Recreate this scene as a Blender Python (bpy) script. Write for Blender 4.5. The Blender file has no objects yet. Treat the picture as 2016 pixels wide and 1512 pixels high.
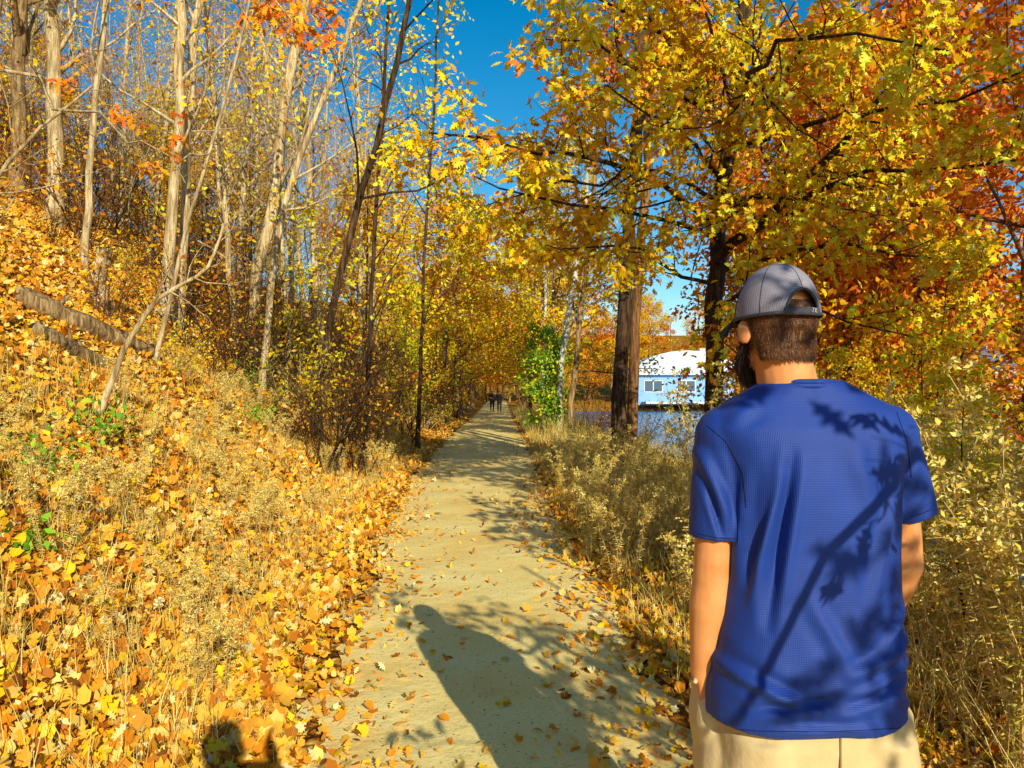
import bpy, bmesh, math, random, time
import numpy as np
from mathutils import Vector, Matrix, noise
from mathutils.bvhtree import BVHTree
rng=np.random.default_rng(7); random.seed(7)
SC=bpy.context.scene; COL=SC.collection
F=1490.; CX=1008.; HY=775.; CZ=1.52
R_=math.radians
def at(px,py,Y): return np.array([(px-CX)/F*Y, Y, CZ-(py-HY)/F*Y])
# ------------------------------------------------------------------ naming helpers
KIDS={}
def tag(o,label=None,cat=None,group=None,kind=None):
    if label: o['label']=label
    if cat: o['category']=cat
    if group: o['group']=group
    if kind: o['kind']=kind
    return o
def empty(name,loc,rz=0,label=None,cat=None,group=None):
    o=bpy.data.objects.new(name,None); COL.objects.link(o); o.location=loc; o.rotation_euler=(0,0,rz)
    o.empty_display_size=.1
    return tag(o,label,cat,group)
def link(name,me,mat,parent=None,smooth=False):
    o=bpy.data.objects.new(name,me); COL.objects.link(o)
    if mat and not me.materials: me.materials.append(mat)
    if parent: o.parent=parent; KIDS.setdefault(parent.name,[]).append(o)
    if smooth: me.polygons.foreach_set('use_smooth',np.ones(len(me.polygons),bool))
    return o
def dup(root,loc,rz,sc=1.0,label=None,group=None,cat=None):
    r=root.copy(); COL.objects.link(r); r.location=loc; r.rotation_euler=(0,0,rz); r.scale=(sc,sc,sc)
    if 'group' in r.keys() and not group: del r['group']
    tag(r,label,cat,group)
    for ch in KIDS.get(root.name,[]):
        c=ch.copy(); COL.objects.link(c); c.parent=r
    return r
def mk_mesh(name,V,Fc,col=None):
    V=np.ascontiguousarray(V,dtype=np.float32).reshape(-1,3); me=bpy.data.meshes.new(name)
    groups=Fc if isinstance(Fc,list) else [Fc]
    idx=np.concatenate([g.reshape(-1) for g in groups]).astype(np.int32)
    tot=np.concatenate([np.full(len(g),g.shape[1]) for g in groups]).astype(np.int32)
    st=np.concatenate([[0],np.cumsum(tot)[:-1]]).astype(np.int32)
    me.vertices.add(len(V)); me.vertices.foreach_set('co',V.reshape(-1))
    me.loops.add(len(idx)); me.loops.foreach_set('vertex_index',idx)
    me.polygons.add(len(tot)); me.polygons.foreach_set('loop_start',st)
    try: me.polygons.foreach_set('loop_total',tot)
    except Exception: pass
    me.update(calc_edges=True)
    if col is not None:
        a=me.attributes.new('Col','FLOAT_COLOR','POINT')
        c=np.ones((len(V),4),np.float32); c[:,:3]=col; a.data.foreach_set('color',c.reshape(-1))
    return me
# ------------------------------------------------------------------ materials
class NT:
    def __init__(s,name):
        s.m=bpy.data.materials.new(name); s.m.use_nodes=True; s.t=s.m.node_tree; s.t.nodes.clear()
        s.out=s.n('ShaderNodeOutputMaterial')
    def n(s,t,**k):
        x=s.t.nodes.new(t)
        for a,b in k.items(): setattr(x,a,b)
        return x
    def l(s,a,b): s.t.links.new(a,b)
    def coord(s,scale=(1,1,1),src='Object'):
        tc=s.n('ShaderNodeTexCoord'); mp=s.n('ShaderNodeMapping'); mp.inputs['Scale'].default_value=scale
        s.l(tc.outputs[src],mp.inputs['Vector']); return mp.outputs[0]
    def noise(s,vec,sc,det=4,rough=.55):
        x=s.n('ShaderNodeTexNoise'); x.inputs['Scale'].default_value=sc; x.inputs['Detail'].default_value=det; x.inputs['Roughness'].default_value=rough
        s.l(vec,x.inputs['Vector']); return x.outputs['Fac']
    def ramp(s,fac,stops,interp='LINEAR'):
        x=s.n('ShaderNodeValToRGB'); cr=x.color_ramp; cr.interpolation=interp
        while len(cr.elements)<len(stops): cr.elements.new(.5)
        for e,(p,c) in zip(cr.elements,stops): e.position=p; e.color=(*c,1) if len(c)==3 else c
        s.l(fac,x.inputs['Fac']); return x.outputs['Color']
    def mix(s,fac,a,b,mode='MIX'):
        x=s.n('ShaderNodeMix',data_type='RGBA',blend_type=mode)
        if isinstance(fac,(int,float)): x.inputs[0].default_value=fac
        else: s.l(fac,x.inputs[0])
        for i,v in ((6,a),(7,b)):
            if isinstance(v,tuple): x.inputs[i].default_value=(*v,1)
            else: s.l(v,x.inputs[i])
        return x.outputs[2]
    def bump(s,h,strength=.5,dist=.02,prev=None):
        x=s.n('ShaderNodeBump'); x.inputs['Strength'].default_value=strength; x.inputs['Distance'].default_value=dist
        s.l(h,x.inputs['Height'])
        if prev: s.l(prev,x.inputs['Normal'])
        return x.outputs[0]
    def pbr(s,col,rough=.8,nrm=None,spec=.3,**k):
        x=s.n('ShaderNodeBsdfPrincipled'); x.inputs['Roughness'].default_value=rough; x.inputs['Specular IOR Level'].default_value=spec
        if isinstance(col,tuple): x.inputs['Base Color'].default_value=(*col,1)
        else: s.l(col,x.inputs['Base Color'])
        if nrm: s.l(nrm,x.inputs['Normal'])
        for a,b in k.items(): x.inputs[a.replace('_',' ')].default_value=b
        s.l(x.outputs[0],s.out.inputs['Surface']); return x
def m_noise(name,c1,c2,sc=8,rough=.8,bs=.3,bd=.01,stretch=(1,1,1),spec=.3,**k):
    t=NT(name); v=t.coord(stretch); f=t.noise(v,sc,5,.6)
    c=t.ramp(f,[(.3,c1),(.7,c2)]); t.pbr(c,rough,t.bump(f,bs,bd),spec,**k); return t.m
def m_bark(name,dark,mid,light):
    t=NT(name); v=t.coord((14,14,1.6)); f=t.noise(v,1.5,6,.7)
    v2=t.coord((1,1,1)); f2=t.noise(v2,1.3,3)
    c=t.ramp(f,[(.3,dark),(.46,mid),(.60,light)])
    c=t.mix(t.ramp(f2,[(.42,(0,0,0)),(.64,(.6,.6,.6))]),c,tuple(x*.45 for x in mid))
    t.pbr(c,.9,t.bump(f,1,.04),.1); return t.m
def m_leaf(name,trans=.35,gl=.05):
    t=NT(name); a=t.n('ShaderNodeAttribute',attribute_name='Col')
    d=t.n('ShaderNodeBsdfDiffuse'); tr=t.n('ShaderNodeBsdfTranslucent'); g=t.n('ShaderNodeBsdfGlossy'); g.inputs['Roughness'].default_value=.45
    t.l(a.outputs['Color'],d.inputs[0]); t.l(a.outputs['Color'],tr.inputs[0])
    m=t.n('ShaderNodeMixShader'); m.inputs[0].default_value=trans; t.l(d.outputs[0],m.inputs[1]); t.l(tr.outputs[0],m.inputs[2])
    m2=t.n('ShaderNodeMixShader'); m2.inputs[0].default_value=gl; t.l(m.outputs[0],m2.inputs[1]); t.l(g.outputs[0],m2.inputs[2])
    t.l(m2.outputs[0],t.out.inputs['Surface']); return t.m
LEAF=m_leaf('leaf',.24,.01); LITTER=m_leaf('fallen_leaf',.08,.005); DRY=m_leaf('dry_plant',.2,.005)
BARK_PALE=m_bark('bark_pale',(.14,.07,.025),(.56,.38,.17),(.95,.74,.42))
BARK_MID=m_bark('bark_mid',(.05,.028,.013),(.28,.165,.07),(.62,.41,.18))
BARK_DARK=m_bark('bark_dark',(.012,.007,.004),(.06,.032,.016),(.17,.10,.05))
BARK_RED=m_bark('bark_red',(.035,.015,.007),(.20,.09,.035),(.45,.22,.09))
BARK_WHITE=m_bark('bark_white',(.4,.32,.2),(.75,.7,.55),(.95,.92,.78))
def ground_mat():
    t=NT('leaf_litter_ground'); v=t.coord()
    nz=t.n('ShaderNodeTexNoise'); nz.inputs['Scale'].default_value=9; t.l(v,nz.inputs['Vector'])
    vv=t.mix(.09,v,nz.outputs['Color'])
    vo=t.n('ShaderNodeTexVoronoi'); vo.inputs['Scale'].default_value=15; t.l(vv,vo.inputs['Vector'])
    sep=t.n('ShaderNodeSeparateColor'); t.l(vo.outputs['Color'],sep.inputs[0])
    c=t.ramp(sep.outputs[0],[(0,(.14,.05,.01)),(.22,(.42,.16,.02)),(.45,(.80,.34,.035)),(.72,(.93,.48,.07)),(.9,(.97,.62,.15)),(1,(.95,.5,.03))])
    gap_shade=t.ramp(vo.outputs['Distance'],[(.3,(1,1,1)),(.8,(.3,.22,.15))])
    c=t.mix(1.0,c,gap_shade,'MULTIPLY')  # occlusion shade between the leaf cells, painted into the litter colour
    big=t.noise(v,.9,4); c=t.mix(t.ramp(big,[(.35,(.5,.5,.5)),(.55,(0,0,0))]),c,(.20,.085,.022))
    b=t.bump(vo.outputs['Distance'],.8,.05); b=t.bump(t.noise(v,30,5,.7),.6,.03,b)
    t.pbr(c,.95,b,.02); return t.m
def path_mat():
    t=NT('sandy_path'); v=t.coord()
    a=t.noise(v,1.1,5,.6); b=t.noise(v,60,4,.7); c3=t.noise(v,6,5,.65)
    c=t.ramp(a,[(.3,(.97,.64,.19)),(.5,(.99,.76,.27)),(.7,(.99,.83,.36))])
    c=t.mix(t.ramp(c3,[(.55,(0,0,0)),(.80,(.45,.45,.45))]),c,(.80,.43,.09))
    c=t.mix(t.ramp(b,[(.33,(.55,.55,.55)),(.46,(0,0,0))]),c,(.62,.33,.08))
    vo=t.n('ShaderNodeTexVoronoi'); vo.inputs['Scale'].default_value=32; t.l(v,vo.inputs['Vector'])
    sep=t.n('ShaderNodeSeparateColor'); t.l(vo.outputs['Color'],sep.inputs[0])
    peb=t.mix(1.0,t.ramp(vo.outputs['Distance'],[(.14,(1,1,1)),(.28,(0,0,0))]),t.ramp(sep.outputs[0],[(.76,(0,0,0)),(.81,(.85,.85,.85))]),'MULTIPLY')
    c=t.mix(peb,c,(.45,.20,.04))
    n=t.bump(a,.4,.06); n=t.bump(c3,.6,.022,n); n=t.bump(b,.45,.006,n)
    t.pbr(c,.97,n,.0); return t.m
def water_mat():
    t=NT('lake_water'); v=t.coord((1,2.2,1)); f=t.noise(v,2.2,4,.6)
    t.pbr((.01,.20,.52),.15,t.bump(f,.5,.1),.4); return t.m
# ------------------------------------------------------------------ terrain
def ss(a,b,x):
    t=np.clip((x-a)/(b-a),0,1); return t*t*(3-2*t)
def pc(y): return np.interp(y,[-20,0,3,5,7,10,13,20,30,60,100,200],[.3,.1,-.03,-.20,-.36,-.52,-.64,-.83,-1.03,-1.5,-2.1,-3.2])
def hw(y): return np.interp(y,[-20,0,3,7,13,30,200],[1.0,.98,.97,1.06,1.27,1.4,1.5])
def wob(x,y,s,ph=0):
    return (np.sin(x*1.3*s+ph)+np.sin(y*1.7*s+1.3+ph)+np.sin((x+y)*.9*s+2.1)+np.sin((x*.7-y*1.1)*s*1.6+.4+ph))*.25
def H(x,y):
    x=np.asarray(x,float); y=np.asarray(y,float)
    L=pc(y)-hw(y); Rr=pc(y)+hw(y)
    d=np.maximum(L-.3-x,0); b=.95*(np.sqrt(d*d+.5)-math.sqrt(.5)); b=9*np.tanh(b/9)
    z=b+np.minimum(d,1.5)*(.13*wob(x,y,1.1)+.07*wob(x,y,3.1,1)+.03*wob(x,y,8,2))
    e=x-Rr-2.6
    land=np.maximum(ss(92,106,y),ss(80,90,x)); lake=1-land
    z=z+np.where(x>Rr,-1.9*ss(0,4.5,e)*lake+.05*wob(x,y,2.)*np.clip(x-Rr,0,1),0)
    z=z+np.clip((y-60)*.01,0,3)*np.where(x>Rr,1-ss(0,3,e)*lake,1)
    return z+16*ss(125,210,y)+12*ss(100,180,x)
def Hs(x,y): return float(H(x,y))
def hit(px,py,y0=2.2,y1=90):
    Y=np.linspace(y0,y1,4000); P=np.stack([(px-CX)/F*Y,Y,CZ-(py-HY)/F*Y],1)
    below=P[:,2]<=H(P[:,0],P[:,1]); i=int(np.argmax(below)) if below.any() else len(Y)-1
    return P[i]
# ------------------------------------------------------------------ tubes & leaves
class Tubes:
    def __init__(s): s.g={}
    def add(s,pts,r,k=5): s.g.setdefault((len(pts),k),[]).append(([tuple(p) for p in pts],list(r)))
    def mesh(s,name,off=(0,0,0),rough=0):
        Vs=[];Fs=[];b=0
        for (n,k),L in s.g.items():
            P=np.array([a for a,_ in L],float); Rr=np.array([r for _,r in L],float); m=len(L)
            T=np.gradient(P,axis=1); T/=np.linalg.norm(T,axis=2,keepdims=True)+1e-9
            D=P[:,-1]-P[:,0]; D/=np.linalg.norm(D,axis=1,keepdims=True)+1e-9
            ref=np.where(np.abs(D[:,2:3])<.8,np.array([[0,0,1.]]),np.array([[1.,.1,0]]))[:,None,:]
            A=np.cross(T,np.broadcast_to(ref,T.shape)); A/=np.linalg.norm(A,axis=2,keepdims=True)+1e-9; B=np.cross(T,A)
            th=np.arange(k)/k*2*np.pi; rr=Rr[:,:,None]*np.ones(k)
            if rough and k>=8: rr=rr*(1+rough*rng.normal(size=rr.shape))
            V=P[:,:,None,:]+rr[...,None]*(np.cos(th)[None,None,:,None]*A[:,:,None,:]+np.sin(th)[None,None,:,None]*B[:,:,None,:])
            Vs.append(V.reshape(-1,3)-np.array(off))
            base=(np.arange(m)*n*k)[:,None,None]+(np.arange(n-1)*k)[None,:,None]+b; j=np.arange(k)[None,None,:]; j2=(j+1)%k
            Fs.append(np.stack([base+j,base+j2,base+k+j2,base+k+j],-1).reshape(-1,4)); b+=m*n*k
        return mk_mesh(name,np.concatenate(Vs),np.concatenate(Fs))
lv=[(0,.02),(.16,.06),(.30,.24),(.37,.09),(.52,.34),(.59,.10),(.75,.24),(.82,.09),(1,.015)]
OAK=(np.array([[u,s*w,.13*math.sin(math.pi*u)-.25*w] for u,w in lv for s in (1,-1)]),np.array([[2*i,2*i+1,2*i+3,2*i+2] for i in range(8)]))
DIA=(np.array([[0,0,0],[.45,.3,.07],[1,0,-.05],[.45,-.3,.07]]),np.array([[0,1,2,3]]))
NAR=(np.array([[0,0,0],[.4,.09,.05],[1,0,-.18],[.4,-.09,.05]]),np.array([[0,1,2,3]]))
_ang=[-155,-118,-84,-58,-30,0,26,50,78,118,150]; _rad=[.40,.50,.48,.55,.49,.70,.48,.58,.46,.50,.38]
mp=[[.25,0,0]]+[[.25+r*math.cos(R_(a)),r*math.sin(R_(a)),z] for a,r,z in zip(_ang,_rad,(.02,.14,.02,.18,-.04,.10,.0,.16,.04,.12,.0))]
MAP=(np.array(mp),np.array([[0,i,i+1] for i in range(1,11)]+[[0,11,1]]))
def leaves_mesh(name,P,U,N,S,C,tpl,off=(0,0,0)):
    Tv,Tf=tpl; n=len(P); k=len(Tv)
    U=U/(np.linalg.norm(U,axis=1,keepdims=True)+1e-9); V=np.cross(N,U); V/=np.linalg.norm(V,axis=1,keepdims=True)+1e-9; N=np.cross(U,V)
    zs=rng.uniform(-.6,2.2,(n,1,1)); ws=rng.uniform(.65,1.1,(n,1,1))
    W=P[:,None,:]+S[:,None,None]*(Tv[None,:,0:1]*U[:,None,:]+ws*Tv[None,:,1:2]*V[:,None,:]+zs*Tv[None,:,2:3]*N[:,None,:])-np.array(off)
    Fc=(np.arange(n)*k)[:,None,None]+Tf[None]
    return mk_mesh(name,W,Fc.reshape(-1,Tf.shape[1]),np.repeat(C,k,axis=0))
PAL={'yellow':([(.99,.76,.015),(.99,.62,.01),(.99,.88,.08),(.96,.42,.01),(.68,.70,.03)],[.38,.25,.18,.12,.07]),
 'gold':([(.99,.50,.01),(.98,.35,.01),(.99,.69,.02),(.76,.19,.01)],[.32,.29,.25,.14]),
 'rust':([(.88,.20,.012),(.97,.32,.012),(.62,.10,.008),(.99,.46,.015)],[.34,.3,.15,.21]),
 'orange':([(.99,.24,.015),(.97,.38,.015),(.88,.14,.015)],[.4,.35,.25]),
 'lime':([(.88,.84,.02),(.58,.68,.02),(.98,.80,.03),(.30,.46,.02)],[.35,.25,.28,.12]),
 'green':([(.14,.36,.03),(.28,.54,.03),(.52,.64,.04)],[.4,.4,.2]),
 'tan':([(.72,.42,.10),(.52,.25,.045),(.82,.52,.12),(.28,.12,.03)],[.35,.25,.2,.2]),
 'litter':([(.98,.50,.05),(.88,.32,.02),(.98,.66,.16),(.50,.16,.015),(.99,.61,.02),(.24,.085,.012),(.98,.80,.36)],[.26,.23,.17,.12,.13,.05,.04]),
 'dry':([(.98,.74,.22),(.90,.62,.12),(.58,.38,.07),(.98,.84,.34),(.52,.42,.06)],[.35,.27,.14,.17,.07])}
def pick(pal,n):
    c,w=PAL[pal]; w=np.array(w)/sum(w); C=np.array(c)[rng.choice(len(c),n,p=w)]
    return np.clip(C*rng.uniform(.75,1.06,(n,1)),0,.99)
def tip_leaves(tips,per,spread,size,pal,tpl,name,off,up=.55,cvar=None):
    A=np.array([[tuple(a),tuple(b)] for a,b in tips]); m=len(A); idx=np.repeat(np.arange(m),per); n=len(idx)
    t=rng.uniform(.1,1.05,(n,1)); P=A[idx,0]*(1-t)+A[idx,1]*t+rng.normal(size=(n,3))*spread
    D=A[idx,1]-A[idx,0]; D/=np.linalg.norm(D,axis=1,keepdims=True)+1e-9
    U=D*.6+rng.normal(size=(n,3))*.6+np.array([0,0,-.3]); N=rng.normal(size=(n,3))*.6+np.array([.3,-.95,up])
    S=size*rng.uniform(.6,1.2,n); C=pick(pal,n)
    if cvar:
        q=pick(cvar,m)[idx]; w=(rng.uniform(size=(m,1))<.36)[idx]; C=np.where(w,q*.9+C*.1,C)
    return leaves_mesh(name,P,U,N,S,C,tpl,off)
def rv(s=1): return Vector((random.gauss(0,s),random.gauss(0,s),random.gauss(0,s)))
def box(bm,c,s,rot=None):
    return bmesh.ops.create_cube(bm,size=1,matrix=Matrix.Translation(c)@(rot or Matrix())@Matrix.Diagonal((*s,1)))
def bmobj(name,fn,mat,parent,bevel=0):
    bm=bmesh.new(); fn(bm); me=bpy.data.meshes.new(name); bm.to_mesh(me); bm.free(); o=link(name,me,mat,parent)
    if bevel: md=o.modifiers.new('b','BEVEL'); md.width=bevel; md.segments=2
    return o
# ------------------------------------------------------------------ people
def ell(bm,c,r,rot=None): bmesh.ops.create_uvsphere(bm,u_segments=20,v_segments=14,radius=1,matrix=Matrix.Translation(c)@(rot or Matrix())@Matrix.Diagonal((*r,1)))
def cap(bm,a,b,ra,rb):
    a=Vector(a);b=Vector(b);d=b-a; L_=d.length
    if L_<1e-5: return
    q=d.to_track_quat('Z','Y').to_matrix().to_4x4()
    bmesh.ops.create_cone(bm,cap_ends=True,segments=18,radius1=ra,radius2=rb,depth=L_,matrix=Matrix.Translation((a+b)/2)@q); ell(bm,a,(ra,)*3); ell(bm,b,(rb,)*3)
def loft(bm,rings,n=40,e=2.3):
    R0=[]
    for (c,a,b_) in rings:
        r=[]
        for i in range(n):
            t=2*math.pi*i/n; x=math.copysign(abs(math.cos(t))**(2/e),math.cos(t))*a; y=math.copysign(abs(math.sin(t))**(2/e),math.sin(t))*b_
            r.append(bm.verts.new((c[0]+x,c[1]+y,c[2])))
        R0.append(r)
    for p,q in zip(R0[:-1],R0[1:]):
        for i in range(n): bm.faces.new((p[i],p[(i+1)%n],q[(i+1)%n],q[i]))
    bm.faces.new(R0[0]); bm.faces.new(R0[-1])
def remesh(name,fn,vox,it,mat,parent,fac=.5):
    bm=bmesh.new(); fn(bm); bmesh.ops.recalc_face_normals(bm,faces=bm.faces); me=bpy.data.meshes.new('tmp'); bm.to_mesh(me); bm.free()
    o=bpy.data.objects.new('tmp',me); COL.objects.link(o); m=o.modifiers.new('r','REMESH'); m.mode='VOXEL'; m.voxel_size=vox
    s=o.modifiers.new('s','SMOOTH'); s.iterations=it; s.factor=fac
    dg=bpy.context.evaluated_depsgraph_get(); me2=bpy.data.meshes.new_from_object(o.evaluated_get(dg)); me2.name=name
    bpy.data.objects.remove(o); return link(name,me2,mat,parent,True)
def skin_mat():
    t=NT('skin'); v=t.coord(); f=t.noise(v,14,4); g=t.noise(v,180,3)
    c=t.ramp(f,[(.3,(.68,.24,.07)),(.7,(.86,.38,.14))]); t.pbr(c,.5,t.bump(g,.25,.002),.3,Subsurface_Weight=.08,Subsurface_Scale=.015); return t.m
SKIN=skin_mat()
def hand(bm,w,d,side,curl=.35):
    d=Vector(d).normalized(); w=Vector(w); s=Vector((0,1,0)); s=(s-d*s.dot(d)).normalized(); n=d.cross(s)*(-side)
    for k in (-.024,0,.024): cap(bm,w+s*k*.5,w+d*.085+s*k,.017,.014)
    for k,L_ in ((-.030,.062),(-.010,.075),(.010,.080),(.029,.072)):
        p=w+d*.088+s*k; q=p+(d+n*curl*.6)*L_*.5; r=q+(d*.7+n*curl*1.6).normalized()*L_*.5; cap(bm,p,q,.0088,.0082); cap(bm,q,r,.0082,.007)
    p=w+d*.025+s*.03; q=p+(d*.6+s*.7).normalized()*.04; cap(bm,p,q,.012,.010); cap(bm,q,q+(d+s*.15).normalized()*.03,.010,.008)
def body(bm,j):
    Hc=Vector(j['head']); Rz=Matrix.Rotation(j.get('yaw',0),4,'Z'); hp=lambda x,y,z:Hc+(Rz@Vector((x,y,z)))
    ell(bm,hp(0,-.010,.02),(.070,.082,.088),Rz); ell(bm,hp(0,.03,-.05),(.056,.060,.068),Rz); ell(bm,hp(0,.055,-.095),(.030,.030,.026),Rz)
    cap(bm,hp(0,.086,.0),hp(0,.108,-.03),.009,.014); ell(bm,hp(0,.080,.025),(.048,.012,.010),Rz); ell(bm,hp(0,.090,-.062),(.022,.010,.007),Rz); ell(bm,hp(0,.088,-.074),(.019,.010,.007),Rz)
    for s in (-1,1):
        ell(bm,hp(s*.080,-.008,-.018),(.009,.017,.029),Rz@Matrix.Rotation(R_(-12),4,'X')@Matrix.Rotation(R_(s*-28),4,'Z'))
        cap(bm,hp(s*.040,.072,-.02),hp(s*.052,.05,-.03),.014,.016)
    nb=Vector(j['neck']); cap(bm,nb,hp(0,-.020,-.05),.068,.058)
    sh=[Vector(q) for q in j['sh']]; el=[Vector(q) for q in j['el']]; wr=[Vector(q) for q in j['wr']]
    for q in ((nb,sh[0]),(nb,sh[1])): cap(bm,q[0]-Vector((0,0,.05)),q[1]-Vector((0,0,.02)),.055,.05)
    loft(bm,[((0,0,.84),.14,.10),((0,0,.95),.165,.11),((0,0,1.08),.15,.095),((0,0,1.22),.16,.105),((0,0,1.34),.165,.11),((0,0,1.44),.12,.075)])
    for i,s in ((0,-1),(1,1)):
        cap(bm,sh[i],el[i],.052,.041); m=el[i].lerp(wr[i],.28); cap(bm,el[i],m,.040,.044); cap(bm,m,wr[i],.044,.028); hand(bm,wr[i],j['hd'][i],s,j.get('curl',.35))
        hip,kn,an=[Vector(q) for q in j['leg'][i]]; cap(bm,hip,kn,.085,.055); cap(bm,kn,kn.lerp(an,.3),.052,.056); cap(bm,kn.lerp(an,.3),an,.056,.036); cap(bm,an+Vector((0,-.03,-.04)),an+Vector((0,.14,-.055)),.035,.028)
MX,MY=.65,1.66
man=empty('person',(MX,MY,.02),0,'person seen from behind in a blue t-shirt, khaki shorts and grey cap, hand in pocket','person')
def lp(px,py,dy=0):
    Y=MY+dy; return Vector(((px-CX)/F*Y-MX,dy,CZ-(py-HY)/F*Y-.02))
YAW=R_(14); HC=Vector((-.070,.01,1.652))
J=dict(head=HC,yaw=YAW,neck=(-.036,-.005,1.46),sh=[(-.185,0,1.41),(.175,0,1.41)],el=[(-.216,-.01,1.10),(.222,.03,1.12)],wr=[(-.228,.02,.885),(.205,.15,.93)],hd=[(.02,.12,-1),(-.2,.1,-1)],
  leg=[((-.1,0,.88),(-.12,.01,.49),(-.13,-.02,.09)),((.1,0,.88),(.12,.05,.49),(.13,.06,.09))])
remesh('body',lambda bm:body(bm,J),.005,4,SKIN,man)
def shirt_mat():
    t=NT('blue_tshirt'); v=t.coord(); f=t.noise(v,4,4)
    c=t.ramp(f,[(.3,(.009,.034,.22)),(.7,(.014,.052,.31))])
    w=t.n('ShaderNodeTexWave',wave_type='BANDS',bands_direction='Z'); w.inputs['Scale'].default_value=95; t.l(v,w.inputs['Vector'])
    w2=t.n('ShaderNodeTexWave',wave_type='BANDS',bands_direction='X'); w2.inputs['Scale'].default_value=95; t.l(v,w2.inputs['Vector'])
    hsum=t.mix(.5,w.outputs['Color'],w2.outputs['Color']); n=t.bump(hsum,.4,.0015); n=t.bump(t.noise(v,8,4,.5),.3,.010,n)
    t.pbr(c,.55,n,.3,Sheen_Weight=.03,Sheen_Roughness=.5); return t.m
SHIRT=shirt_mat()
def shirt(bm):
    R0=[]
    for py,l,r,b_,dy in ((1456,1404,1806,.160,-.085),(1400,1408,1804,.158,-.085),(1300,1424,1802,.150,-.085),(1200,1438,1798,.140,-.085),(1100,1450,1796,.137,-.085),(1000,1448,1796,.139,-.082),(940,1434,1796,.138,-.07),(900,1418,1796,.135,-.05),(870,1402,1792,.130,-.03),(845,1390,1786,.121,-.015),(815,1400,1766,.105,0),(790,1427,1726,.091,0),(770,1464,1690,.083,0),(757,1488,1664,.078,0),(749,1496,1654,.072,0)):
        a=lp(l,py,dy); c=lp(r,py,dy); z=CZ-(py-HY)/F*(MY-b_)-.02; R0.append((((a.x+c.x)/2,.0,z),(c.x-a.x)/2,b_))
    loft(bm,R0,48,2.4)
    def sl(pts):
        for (p,ra),(q,rb) in zip(pts[:-1],pts[1:]):
            p=Vector(p);q=Vector(q); M=Matrix.Translation((p+q)/2)@(q-p).to_track_quat('Z','Y').to_matrix().to_4x4(); bmesh.ops.create_cone(bm,cap_ends=True,segments=24,radius1=ra,radius2=rb,depth=(q-p).length+.012,matrix=M)
    ell(bm,(-.18,0,1.405),(.070,.07,.072)); ell(bm,(.165,0,1.405),(.068,.07,.072))
    sl([((-.175,0,1.42),.066),((-.192,0,1.33),.066),((-.200,-.005,1.26),.063),((-.203,-.005,1.193),.063)])
    sl([((.16,0,1.42),.064),((.190,.005,1.34),.062),((.210,.015,1.29),.059),((.226,.02,1.236),.060)])
so=remesh('tshirt',shirt,.005,8,SHIRT,man)
folds=[((1545,900),(1500,1215),.011,-.020),((1530,940),(1475,1180),.008,.009),((1470,930),(1458,1150),.010,.009),((1660,860),(1700,1010),.02,.006),((1760,930),(1700,1180),.014,.009),((1420,1310),(1600,1380),.012,.012),((1450,1380),(1640,1345),.009,-.009),
 ((1640,1310),(1800,1255),.012,.012),((1620,1365),(1800,1320),.009,-.010),((1700,1280),(1790,1195),.010,.009),((1570,1160),(1650,1310),.014,.007),((1385,880),(1450,1050),.010,.009),((1400,960),(1430,1070),.006,-.008),((1500,790),(1440,830),.012,.005),((1500,1410),(1700,1405),.008,.006),((1730,1350),(1800,1390),.008,.007)]
me=so.data; N=np.array([v.normal[:] for v in me.vertices]); V=np.array([v.co[:] for v in me.vertices]); disp=np.zeros(len(V))
for a,b_,w,dp in folds:
    a=lp(*a,-.09);b_=lp(*b_,-.09); A=np.array([a.x,a.z]);B=np.array([b_.x,b_.z]); d=B-A; t=np.clip(((V[:,[0,2]]-A)@d)/(d@d),-.1,1.1); dist=np.linalg.norm(V[:,[0,2]]-(A+t[:,None]*d),axis=1)
    fade=np.sin(np.clip((t+.1)/1.2,0,1)*np.pi)
    disp+=np.where(V[:,1]<.03,dp*fade*(np.exp(-(dist/w)**2)-.45*np.exp(-((dist-2*w)/w)**2)),0)
for k,v in enumerate(V):
    z=float(v[2]); low=max(0,min(1,(1.12-z)/.25)); disp[k]+=.005*noise.noise(Vector((v[0]*6,v[1]*6,v[2]*3)))+low*.006*noise.noise(Vector((v[0]*5+3,v[1]*5,v[2]*20+v[0]*14)))+.0015*noise.noise(Vector((v[0]*22,v[1]*22,v[2]*12)))
V=V+N*disp[:,None]; me.vertices.foreach_set('co',V.astype(np.float32).reshape(-1)); me.update()
bvh=BVHTree.FromPolygons([v.co[:] for v in me.vertices],[p.vertices[:] for p in me.polygons])
def seam(name,pix,r,mat,parent,k=5,n=30):
    pix=np.array(pix,float); s=np.concatenate([[0],np.cumsum(np.linalg.norm(np.diff(pix,axis=0),axis=1))]); pts=[]
    for t in np.linspace(0,s[-1],n):
        a=lp(np.interp(t,s,pix[:,0]),np.interp(t,s,pix[:,1])); o=Vector((-MX,-MY,CZ-.02)); h=bvh.ray_cast(o,(a-o).normalized())
        if h[0] and (not pts or (h[0]-pts[-1]).length<.05): pts.append(h[0]+Vector((0,-r*.2,0)))
    if len(pts)>2: T=Tubes(); T.add(pts,[r]*len(pts),k); return link(name,T.mesh(name),mat,parent,True)
STITCH=m_noise('dark_stitch',(.003,.009,.07),(.006,.016,.10),40)
seam('armhole_seam',[(1392,838),(1430,870),(1462,930),(1468,1000)],.0011,STITCH,so); seam('armhole_seam',[(1765,812),(1785,870),(1793,940)],.0011,STITCH,so)
seam('hem_stitch',[(1420,1430),(1500,1436),(1650,1436),(1795,1428)],.0009,STITCH,so); seam('sleeve_stitch',[(1372,1050),(1410,1058),(1450,1060)],.0009,STITCH,so); seam('sleeve_stitch',[(1790,1018),(1815,1010),(1832,1002)],.0009,STITCH,so)
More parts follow.
